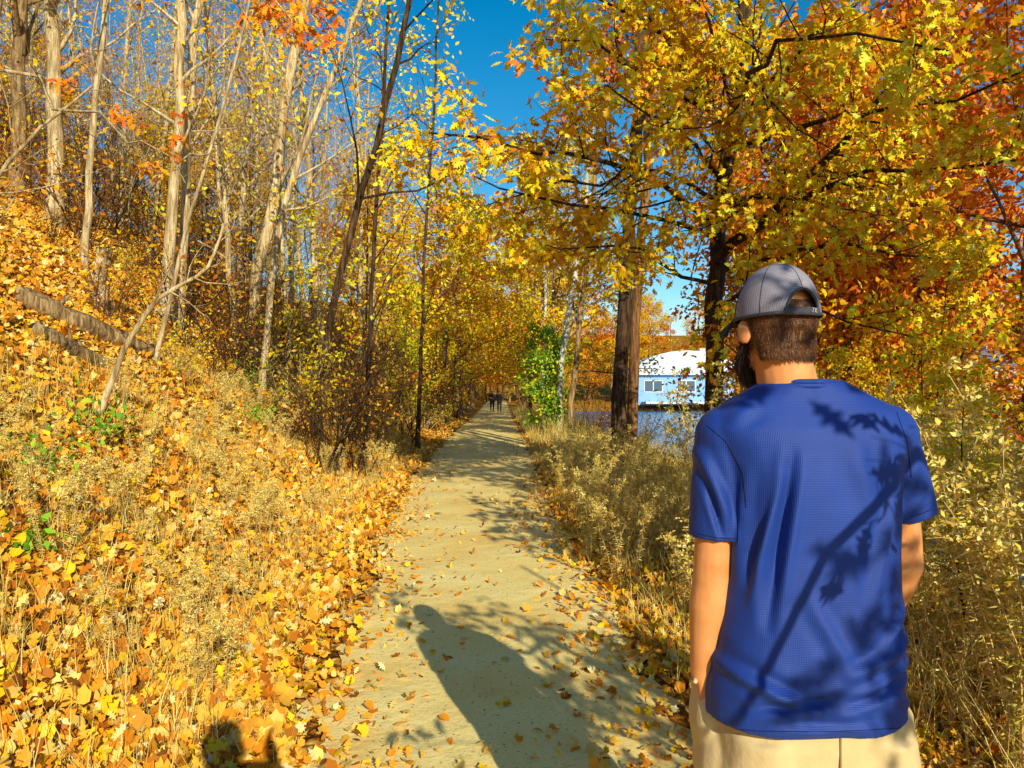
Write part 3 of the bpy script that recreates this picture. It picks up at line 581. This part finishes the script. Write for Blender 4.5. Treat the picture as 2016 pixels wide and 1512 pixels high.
for k in range(156):
    if k<98: y=2.1+(random.random()**1.1)*7; x=float(pc(y)+hw(y))+.75+random.random()*2.6; s=random.uniform(1.05,1.42)
    else: y=4.3+(random.random()**1.2)*11; x=float(pc(y)+hw(y))+.05+random.random()*1.9; s=random.uniform(.6,.98)
    if y<4.4 and x<1.4: x=1.4+random.random()*.8
    if abs((x/y)*F+CX-1325)<45 and y>4.8: s*=.62
    put(rods,k%5,x,y,s,'dry feathery goldenrod clump on the right verge','weed','goldenrod clumps on the right verge')
for k in range(66):
    y=3.4+(random.random()**1.1)*11; x=float(pc(y)-hw(y))-.05-random.random()*2.3
    put(rods,(2,4,0)[k%3],x,y,random.uniform(.3,.75),'short dry goldenrod clump at the foot of the left bank','weed','goldenrod clumps at the foot of the left bank')
# ------------------------------------------------------------------ named trees
def px_tree(name,label,base,pts,w,P,bark,leaf=None,Yb=None,ext=5,extd=(0,0,1),limbs=(),group=None,cat='tree',wt=.45,**k):
    if Yb is None: b=hit(*base)
    else:
        x=(base[0]-CX)/F*Yb; b=np.array([x,Yb,Hs(x,Yb)])
    Y0=b[1]; r=w*.5*Y0/F; tp=[b-np.array([0,0,.25])]+[at(p[0],p[1],Y0) for p in pts]
    if ext:
        d=tp[-1]-tp[-2]; d/=np.linalg.norm(d); tp.append(tp[-1]+(d*.6+np.array(extd)*.5)*ext)
    return tree(name,label,cat,group,b,tp,r,r*wt,P,bark,leaf,limbs=limbs,**k),b
SP=dict(BARE); SP['kids']=[15,7,5]; SP['start']=[.25,.2,.15]; SP['ratio']=[.22,.5,.5]
SPL=dict(SP); SPL['kids']=[16,6,5]; SPL['start']=[.2,.2,.15]
lf=(.5,.08,.11,'gold',DIA,None); lf2=(1,.1,.12,'yellow',DIA,'gold')
px_tree('tree','broad dark trunk at the far left edge of the picture',(30,400),[(28,200),(38,0)],30,SP,BARK_MID,lf,Yb=13.5)
px_tree('tree','broad pale trunk second from the left edge on the high bank',(105,400),[(100,200),(98,0)],32,SP,BARK_PALE,lf,Yb=13)
px_tree('tree','thin pale trunk rising between the broad pale trunk and the twin trunks',(165,480),[(175,250),(205,0)],15,SP,BARK_PALE,lf,Yb=11.5)
px_tree('snag','short broken pale stump trunk above the fallen logs',(195,622),[(198,560),(202,488)],34,None,BARK_PALE,None,ext=0,wt=.8,flare=1.15)
px_tree('tree','left one of the twin pale trunks on the bank',(322,632),[(336,400),(352,200),(350,0)],24,SP,BARK_PALE,lf)
px_tree('tree','right one of the twin pale trunks on the bank',(350,640),[(362,400),(366,200),(384,0)],20,SP,BARK_PALE,lf)
px_tree('tree','curving tan trunk with ivy at its foot halfway down the bank',(485,735),[(505,600),(515,500),(545,330),(568,150),(600,0)],26,SP,BARK_PALE,lf2)
px_tree('tree','slim tan trunk leaning right from behind the ivy covered tree',(512,690),[(545,420),(620,220),(715,0)],15,SP,BARK_PALE,lf2,Yb=12.5)
px_tree('tree','dark trunk leaning right over the undergrowth beside the path',(612,800),[(640,660),(700,420),(742,270),(802,40)],17,dict(SP,kids=[10,5,4]),BARK_DARK,lf2,Yb=13,flare=1.2)
px_tree('tree','thin dark upright trunk nearest the left edge of the path',(716,850),[(728,620),(738,430),(752,250)],11,SPL,BARK_DARK,(1,.1,.12,'yellow',DIA,'lime'),Yb=13.5,ext=3,flare=1.2)
px_tree('tree','thin brown trunk behind the thin dark upright one',(822,800),[(835,500),(850,300)],9,SPL,BARK_DARK,(1,.1,.13,'yellow',DIA,'lime'),Yb=20,ext=4)
OKS=dict(OAKL,kids=[8,4],ratio=[.22,.45])
px_tree('oak_tree','slim oak with big orange leaves hanging in at the top left of centre',(300,640),[(370,420),(440,200),(490,0)],9,None,BARK_PALE,(2,.05,.12,'orange',OAK,'gold'),Yb=9.5,ext=2,
  limbs=[([at(490,10,9.5),at(545,-10,8.4),at(572,50,7.7),at(600,130,7.2)],.016,OKS),([at(490,-30,9.5),at(560,-50,8.2),at(610,20,7.4)],.012,OKS),([at(400,330,9.5),at(330,260,8.8),at(230,180,8),at(120,170,7.4)],.012,dict(OKS,kids=[4,2])),([at(410,300,9.5),at(330,330,8.8),at(240,310,8)],.010,dict(OKS,kids=[3,2]))])
b=hit(190,812); Y0=b[1]
tree('dead_sapling','crooked pale dead sapling leaning right over the foot of the bank','tree',None,b,[b-np.array([.05,0,.2]),at(225,740,Y0),at(262,650,Y0),at(300,590,Y0),at(350,562,Y0),at(402,545,Y0),at(430,490,Y0),at(442,440,Y0)],.034,.011,dict(BARE,kids=[8,5,3],start=[.45,.2,.2],ratio=[.3,.5,.5],max=2),BARK_PALE)
b=hit(10,760); Y0=b[1]
tree('dead_sapling','forked bare sapling reaching in from the left edge of the picture','tree',None,b,[b-np.array([.5,0,.2]),at(-60,420,Y0),at(0,330,Y0),at(70,255,Y0),at(130,205,Y0),at(180,165,Y0)],.030,.009,dict(BARE,kids=[10,5,3],start=[.3,.2,.2],ratio=[.4,.5,.5],max=2),BARK_PALE,
  limbs=[([at(-30,130,Y0),at(60,165,Y0),at(150,215,Y0),at(290,290,Y0-.3),at(380,370,Y0-.4)],.016,dict(OAKL,kids=[8,4]))])
px_tree('tree','white barked trunk leaning right beside the far path',(1100,800),[(1103,720),(1118,620),(1132,540),(1150,430)],13,dict(SP,kids=[10,6,5]),BARK_WHITE,lf2,Yb=27,ext=4,wt=.6,flare=1.2)
px_tree('tree','grey brown trunk leaning beside the white barked one',(1120,815),[(1135,680),(1152,560),(1165,440)],12,dict(SP,kids=[10,6,5]),BARK_MID,lf2,Yb=25,ext=5,wt=.6)
px_tree('tree','slim pale upright trunk far along the right verge',(1068,800),[(1070,680),(1075,560)],8,SP,BARK_WHITE,lf2,Yb=38,ext=5)
px_tree('tree','reddish twin trunk, darker left one, at the right edge of the verge',(1215,870),[(1222,700),(1238,520),(1250,300),(1262,60)],30,dict(LEAFY,kids=[20,7,5],start=[.46,.2,.15],ratio=[.26,.45,.5]),BARK_DARK,(2,.12,.16,'rust',DIA,'orange'),Yb=16.5,ext=4,wt=.6)
px_tree('tree','reddish twin trunk, lighter right one, at the right edge of the verge',(1244,870),[(1250,700),(1260,520),(1276,300),(1294,60)],22,dict(LEAFY,kids=[18,7,5],start=[.5,.2,.15],ratio=[.24,.45,.5]),BARK_RED,(2,.12,.16,'rust',DIA,'gold'),Yb=16.8,ext=4,wt=.6)
L=lambda pts,r,P=OAKL:([at(*q) for q in pts],r,P)
px_tree('oak_tree','big yellow oak with lobed leaves spreading over the path behind the man',(1396,905),[(1398,700),(1405,560),(1415,400),(1440,250),(1462,60)],40,dict(OAKL,start=[.5,.15],kids=[10,6],ratio=[.25,.5]),BARK_DARK,(3,.075,.155,'yellow',OAK,'gold'),Yb=12,ext=3,wt=.5,limbs=[
 L([(1405,520,12),(1500,440,11),(1620,320,10),(1740,180,9),(1850,40,8.5)],.085),
 L([(1410,440,12),(1300,350,11),(1150,300,10),(1000,300,9),(850,265,8.5)],.05),
 L([(1410,470,12),(1290,420,11),(1150,400,10.5),(1010,380,10),(900,330,10)],.04),
 L([(1415,400,12),(1300,330,11.5),(1140,350,11),(980,400,11),(900,440,11)],.035),
 L([(1440,250,12),(1280,150,10.5),(1150,90,9.5),(1060,80,9)],.045),
 L([(1450,150,12),(1300,40,10.5),(1180,0,9.8),(1060,-20,9.2)],.04),
 L([(1420,400,12),(1600,380,10),(1800,330,8.5),(2000,320,7.5)],.06),
 L([(1440,250,12),(1350,130,10.5),(1270,20,10)],.045),
 L([(1440,250,12),(1560,120,10),(1700,-20,9)],.05),
 L([(1405,560,12),(1300,520,11),(1200,490,10.5),(1050,480,10)],.035),
 L([(1410,520,12),(1560,500,10),(1750,480,9),(1950,520,8)],.05),
 L([(1405,600,12),(1480,560,10),(1600,600,9),(1790,660,8.5),(1900,680,8)],.04),
 L([(1440,230,12),(1520,60,8.5),(1700,60,6.8),(1850,90,6.4)],.05),
 L([(1430,300,12),(1700,220,9),(1900,180,7.5),(2060,120,7)],.05),
 L([(1420,350,12),(1300,220,9.5),(1180,170,8.5)],.04),
 L([(1450,150,12),(1380,0,9.5),(1330,-60,9)],.04)])
SH=dict(OAKL,kids=[10,4],ratio=[.26,.5])
tree('oak_tree','oak behind the viewer whose branch shadows fall on the near path','tree',None,(5.6,-6.5,Hs(5.6,-6.5)),[(5.6,-6.5,-1.2),(5.5,-6.4,2.5),(5.7,-6.4,7)],.2,.08,None,BARK_MID,(.7,.08,.15,'yellow',OAK,'gold'),
 limbs=[([(5.5,-6.4,2.6),(4.4,-5.6,3.3),(3.7,-4.6,3.5),(3.0,-3.6,3.5)],.06,SH)])
SH2=dict(OAKL,kids=[8,3],ratio=[.20,.5],n=[9,5,3,3]); SH3=dict(OAKL,kids=[11,4],ratio=[.30,.5])
tree('sapling','unseen young oak just right of the viewer, limbs shaped to shade the blue t-shirt and near path','tree',None,(2.9,-1.4,Hs(2.9,-1.4)),[(2.9,-1.4,-.3),(2.8,-1.3,1.5),(2.7,-1.3,3.8)],.04,.014,None,BARK_MID,(.85,.045,.11,'yellow',OAK,'gold'),
 limbs=[([(2.75,-1.3,2.2),(2.0,-.5,2.3),(1.45,.15,2.1),(1.27,.32,1.98),(1.11,.33,1.82),(.99,.31,1.61),(.95,.25,1.42)],.036,SH2),
  ([(2.75,-1.3,1.7),(2.1,-.6,1.75),(1.5,.1,1.65),(1.22,.28,1.46)],.028,SH2),
  ([(2.7,-1.3,2.3),(2.5,-1.8,2.4),(2.3,-2.3,2.5),(2.0,-2.9,2.6)],.022,SH3),  # from here on, unseen limbs added to break up the man's shadow on the path
  ([(2.75,-1.3,2.0),(2.6,-.9,2.3),(2.3,-.5,2.4),(2.1,-.1,2.4)],.022,SH3),
  ([(2.7,-1.3,2.5),(2.2,-1.6,2.6),(1.9,-1.6,2.5),(1.75,-1.2,2.3)],.02,SH3),
  ([(2.7,-1.3,2.6),(2.1,-.9,2.75),(1.6,-.5,2.72),(1.05,-.3,2.7)],.02,SH3)])
def log(label,a,b_,r):
    A=hit(*a); B=hit(*b_); A[2]+=r*.4; B[2]+=r*.5
    n=14; t=np.linspace(0,1,n)[:,None]; Q=A*(1-t)+B*t; Q[:,:2]+=rng.normal(size=(n,2))*.02; g=H(Q[:,0],Q[:,1]); Q[:,2]=np.maximum(Q[:,2],g+r*.1)
    Q=np.concatenate([Q[:1],Q,Q[-1:]]); rad=np.full(n+2,r)*np.linspace(1.1,.85,n+2); rad[0]=rad[-1]=.002
    T=Tubes(); T.add(Q,rad,14); root=empty('fallen_log',tuple(A),0,label,'log'); link('log_trunk',T.mesh('log_trunk',A,.07),BARK_MID,root,True)
    for q in (4,8,11):
        S_=Tubes(); d=rv(); d.z=abs(d.z)+.5; d.normalize(); p=Vector(Q[q]); S_.add([p,p+d*r*1.7,p+d*r*2.3],[r*.28,r*.2,.004],7); link('branch_stub',S_.mesh('branch_stub',A),BARK_MID,root,True)
log('long fallen log lying down the bank below the stump trunk',(25,590),(300,705),.12)
log('shorter fallen log lower on the bank near the left edge',(70,665),(195,725),.10)
def green_plant(px,py,label,s):
    b=hit(px,py); n=int(260*s); P=rng.normal(size=(n,3))*[.28*s,.28*s,.16*s]+[0,0,.16*s]; P[:,2]=np.abs(P[:,2])
    root=empty('green_plant',tuple(b),0,label,'plant'); T=Tubes()
    for q in P[::5]: T.add([(q[0]*.3,q[1]*.3,-.03),(q[0]*.7,q[1]*.7,q[2]*.7),tuple(q)],[.003,.002,.001],3)
    link('stems',T.mesh('stems'),DSTEM,root)
    link('leaves',leaves_mesh('leaves',P,rng.normal(size=(n,3)),rng.normal(size=(n,3))*.5+[0,-.4,.8],rng.uniform(.04,.09,n),pick('green',n),DIA),LEAF,root)
green_plant(470,765,'bright green ivy patch at the foot of the curving tan trunk',1.3)
green_plant(170,860,'green leafy weed left of centre on the lower bank',.7)
green_plant(70,925,'green leafy weed near the left edge on the lower bank',.5)
green_plant(500,830,'green leafy weed below the ivy patch by the path',.6)
green_plant(40,1080,'small green weed at the left edge among fallen leaves',.3)
# ------------------------------------------------------------------ fallen leaves, grass
def gnorm(x,y):
    e=.05; n=np.stack([-(H(x+e,y)-H(x-e,y))/(2*e),-(H(x,y+e)-H(x,y-e))/(2*e),np.ones_like(x)],1); return n/np.linalg.norm(n,axis=1,keepdims=True)
def scatter_litter(n,x0,x1,y0,y1,pw,size,pal,dens):
    y=y0+(y1-y0)*rng.uniform(size=n)**pw; x=rng.uniform(x0,x1,n); L_=pc(y)-hw(y)+.14*wob(y*0,y,2.3)+.12*wob(y*0,y,7); R2=pc(y)+hw(y)-.14*wob(y*0+3,y,2.6)-.12*wob(y*0,y,8)
    inside=np.minimum(x-L_,R2-x)
    keep=(rng.uniform(size=n)<np.where(inside>0,dens*np.exp(-(inside/.23))+.004,1))&(np.abs(x)<.75*y+.6)&(H(x,y)>-.6)
    x,y=x[keep],y[keep]; m=len(x); N=gnorm(x,y); ins=inside[keep]
    P=np.stack([x,y,H(x,y)+np.where(ins>-.3,.042,.015)+rng.uniform(0,.03,m)*(ins<0)],1); Nj=N+np.where(ins>0,.4,1)[:,None]*np.array([.14,-.5,0])+rng.normal(size=(m,3))*np.where(ins>0,.25,.42)[:,None]
    return P,rng.normal(size=(m,3)),Nj,size*rng.uniform(.45,1.3,m)*np.where(ins>.1,.75,1),pick(pal,m)
for args,tpl,lb in (((74000,-9,3.6,2.2,14,1.75,.068,'litter',.9),MAP,'broad fallen maple leaves carpeting the bank and path edges'),((58000,-9,3.6,2.2,18,1.7,.080,'litter',.9),OAK,'narrow fallen oak leaves mixed into the carpet'),((64000,-15,4.5,8,48,1.5,.11,'litter',.75),DIA,'small fallen leaves further along the bank')):
    tag(link('fallen_leaves',leaves_mesh('fallen_leaves',*scatter_litter(*args),tpl),LITTER),lb,'fallen leaves',kind='stuff')
BL=(np.array([[0,.5,0],[0,-.5,0],[.12,.4,.5],[.12,-.4,.5],[.42,.06,1],[.42,-.06,1]]),np.array([[0,1,3,2],[2,3,5,4]]))
def grass(n,side,w0,w1,y0,y1,h,label):
    y=y0+(y1-y0)*rng.uniform(size=n)**1.5; o=w0+(w1-w0)*rng.uniform(size=n)
    cl=wob(o*3+side*7,y*2.2,1.5)+.4*wob(o*5,y*6,1.3); k=rng.uniform(-.5,.6,n)<cl; y,o=y[k],o[k]; n=len(y)
    x=np.where(side>0,pc(y)+hw(y)+o,pc(y)-hw(y)-o); a=rng.uniform(0,6.28,n); hh=h*rng.uniform(.35,1.2,n)*(.45+.55*np.clip(o/.8,0,1)); ww=rng.uniform(.002,.005,n)+y*.0002
    D=np.stack([np.cos(a),np.sin(a),np.zeros(n)],1)*(hh*rng.uniform(.5,2.6,n))[:,None]; V=np.stack([-np.sin(a),np.cos(a),np.zeros(n)],1)*ww[:,None]; B=np.stack([x,y,H(x,y)-.01],1)
    W=B[:,None]+BL[0][None,:,0:1]*D[:,None]+BL[0][None,:,1:2]*V[:,None]+BL[0][None,:,2:3]*(np.array([[[0,0,1.]]])*hh[:,None,None])
    Fc=(np.arange(n)*6)[:,None,None]+BL[1][None]
    tag(link('dry_grass',mk_mesh('dry_grass',W,Fc.reshape(-1,4),np.repeat(pick('dry',n),6,axis=0)),DRY),label,'grass',kind='stuff')
grass(32000,-1,-.10,2.8,2.8,22,.27,'dry straw grass at the foot of the left bank')
grass(38000,1,-.06,3.4,1.8,24,.46,'dry straw grass on the right verge')
grass(12000,1,.1,2.6,24,60,.8,'tall pale grass along the far right verge')
# ------------------------------------------------------------------ buildings across the lake
WALLB=m_noise('blue_siding',(.22,.42,.68),(.30,.50,.74),3,.7,.2,.02,(1,1,14)); WALLW=m_noise('white_siding',(.5,.48,.44),(.62,.6,.56),3,.7,.2,.02,(1,1,14))
ROOFW=m_noise('pale_roof',(.62,.68,.74),(.78,.82,.86),4); ROOFG=m_noise('grey_roof',(.12,.12,.13),(.22,.22,.23),6)
GLASS=NT('window_glass'); GLASS.pbr((.03,.10,.18),.08,None,.6); GLASS=GLASS.m; TRIM=m_noise('white_trim',(.7,.7,.7),(.82,.82,.82),4)
def house(label,x,y,w,d,h,rh,wall,roof,nw,curved=False):
    z=Hs(x,y)-.3; root=empty('lake_house',(x,y,z),0,label,'house')
    bmobj('wall',lambda bm:box(bm,(0,0,h/2),(w,d,h)),wall,root)
    def rf(bm):
        o=.7; n=12; prof=[]
        for k in range(n+1):
            u=-1+2*k/n; zz=h+rh*((1-u*u)**.6 if curved else 1-abs(u)); prof.append((u*(w/2+o),zz))
        a=[bm.verts.new((px_,-d/2-o,zz)) for px_,zz in prof]; b_=[bm.verts.new((px_,d/2+o,zz)) for px_,zz in prof]
        for k in range(n): bm.faces.new((a[k],a[k+1],b_[k+1],b_[k]))
        bm.faces.new(a[::-1]); bm.faces.new(b_); bm.faces.new((a[0],b_[0],b_[-1],a[-1]))
    r=bmobj('roof',rf,roof,root); bmobj('chimney',lambda bm:box(bm,(w*.25,.6,h+rh*.9),(.8,.8,1.8)),WALLW,r)
    for k in range(nw):
        cx=-w/2+w*(k+.5)/nw; cz=h-1.5
        f=bmobj('window',lambda bm:[box(bm,(cx,-d/2-.03,cz+s*.75),(2.5,.1,.12)) for s in (-1,1)]+[box(bm,(cx+s*1.2,-d/2-.03,cz),(.12,.1,1.4)) for s in (-1,0,1)],TRIM,root)
        bmobj('pane',lambda bm:box(bm,(cx,-d/2-.01,cz),(2.3,.06,1.4)),GLASS,f)
    bmobj('deck',lambda bm:box(bm,(0,-d/2-1.6,.35),(w*.9,3,.25)),TRIM,root)
house('pale blue lake house with curved white roof seen between the oak and the twin trunks',23,104,13,8,4.0,3.2,WALLB,ROOFW,3,True)
house('grey roofed house across the lake near the right edge of the picture',64,106,12,8,5.0,2.4,WALLW,ROOFG,3)
b=hit(1100,868); root=empty('trail_marker',tuple(b),0,'small dark box shaped marker with a yellow spot on the right verge','marker')
bmobj('post',lambda bm:box(bm,(0,0,.13),(.30,.2,.34)),m_noise('dark_wood',(.03,.02,.015),(.08,.05,.03),20),root,.02)
bmobj('spot',lambda bm:bmesh.ops.create_cone(bm,cap_ends=True,segments=16,radius1=.05,radius2=.05,depth=.01,matrix=Matrix.Translation((0,-.106,.18))@Matrix.Rotation(R_(90),4,'X')),m_noise('yellow_paint',(.7,.5,.05),(.8,.6,.08),10),root)
# ------------------------------------------------------------------ light, sky, camera
EL,AZ=R_(24.5),R_(161.5)
w=bpy.data.worlds.new('World'); SC.world=w; w.use_nodes=True; nt_=w.node_tree; bg=nt_.nodes['Background']
sky=nt_.nodes.new('ShaderNodeTexSky'); sky.sky_type='NISHITA'; sky.sun_disc=False; sky.sun_elevation=EL; sky.sun_rotation=AZ; sky.air_density=1.0; sky.dust_density=.1; sky.ozone_density=2
hs_=nt_.nodes.new('ShaderNodeHueSaturation'); hs_.inputs['Saturation'].default_value=1.5; hs_.inputs['Hue'].default_value=.490; hs_.inputs['Value'].default_value=1.1
nt_.links.new(sky.outputs[0],hs_.inputs['Color']); nt_.links.new(hs_.outputs[0],bg.inputs[0]); bg.inputs[1].default_value=.13
sun=bpy.data.lights.new('sun','SUN'); sun.energy=5; sun.angle=R_(.4); sun.color=(1,.94,.72); so_=bpy.data.objects.new('sun',sun); COL.objects.link(so_)
sd=Vector((math.sin(AZ)*math.cos(EL),math.cos(AZ)*math.cos(EL),math.sin(EL))); so_.rotation_euler=sd.to_track_quat('Z','Y').to_euler()
cam=bpy.data.cameras.new('camera'); cam.lens=36*F/2016; cam.sensor_width=36; cam.clip_start=.05; cam.clip_end=3000
co=bpy.data.objects.new('camera',cam); COL.objects.link(co); co.location=(0,0,CZ); co.rotation_euler=(R_(90)+math.atan((HY-756)/F),0,0); SC.camera=co
SC.view_settings.view_transform='Standard'; SC.view_settings.look='None'; SC.view_settings.exposure=0
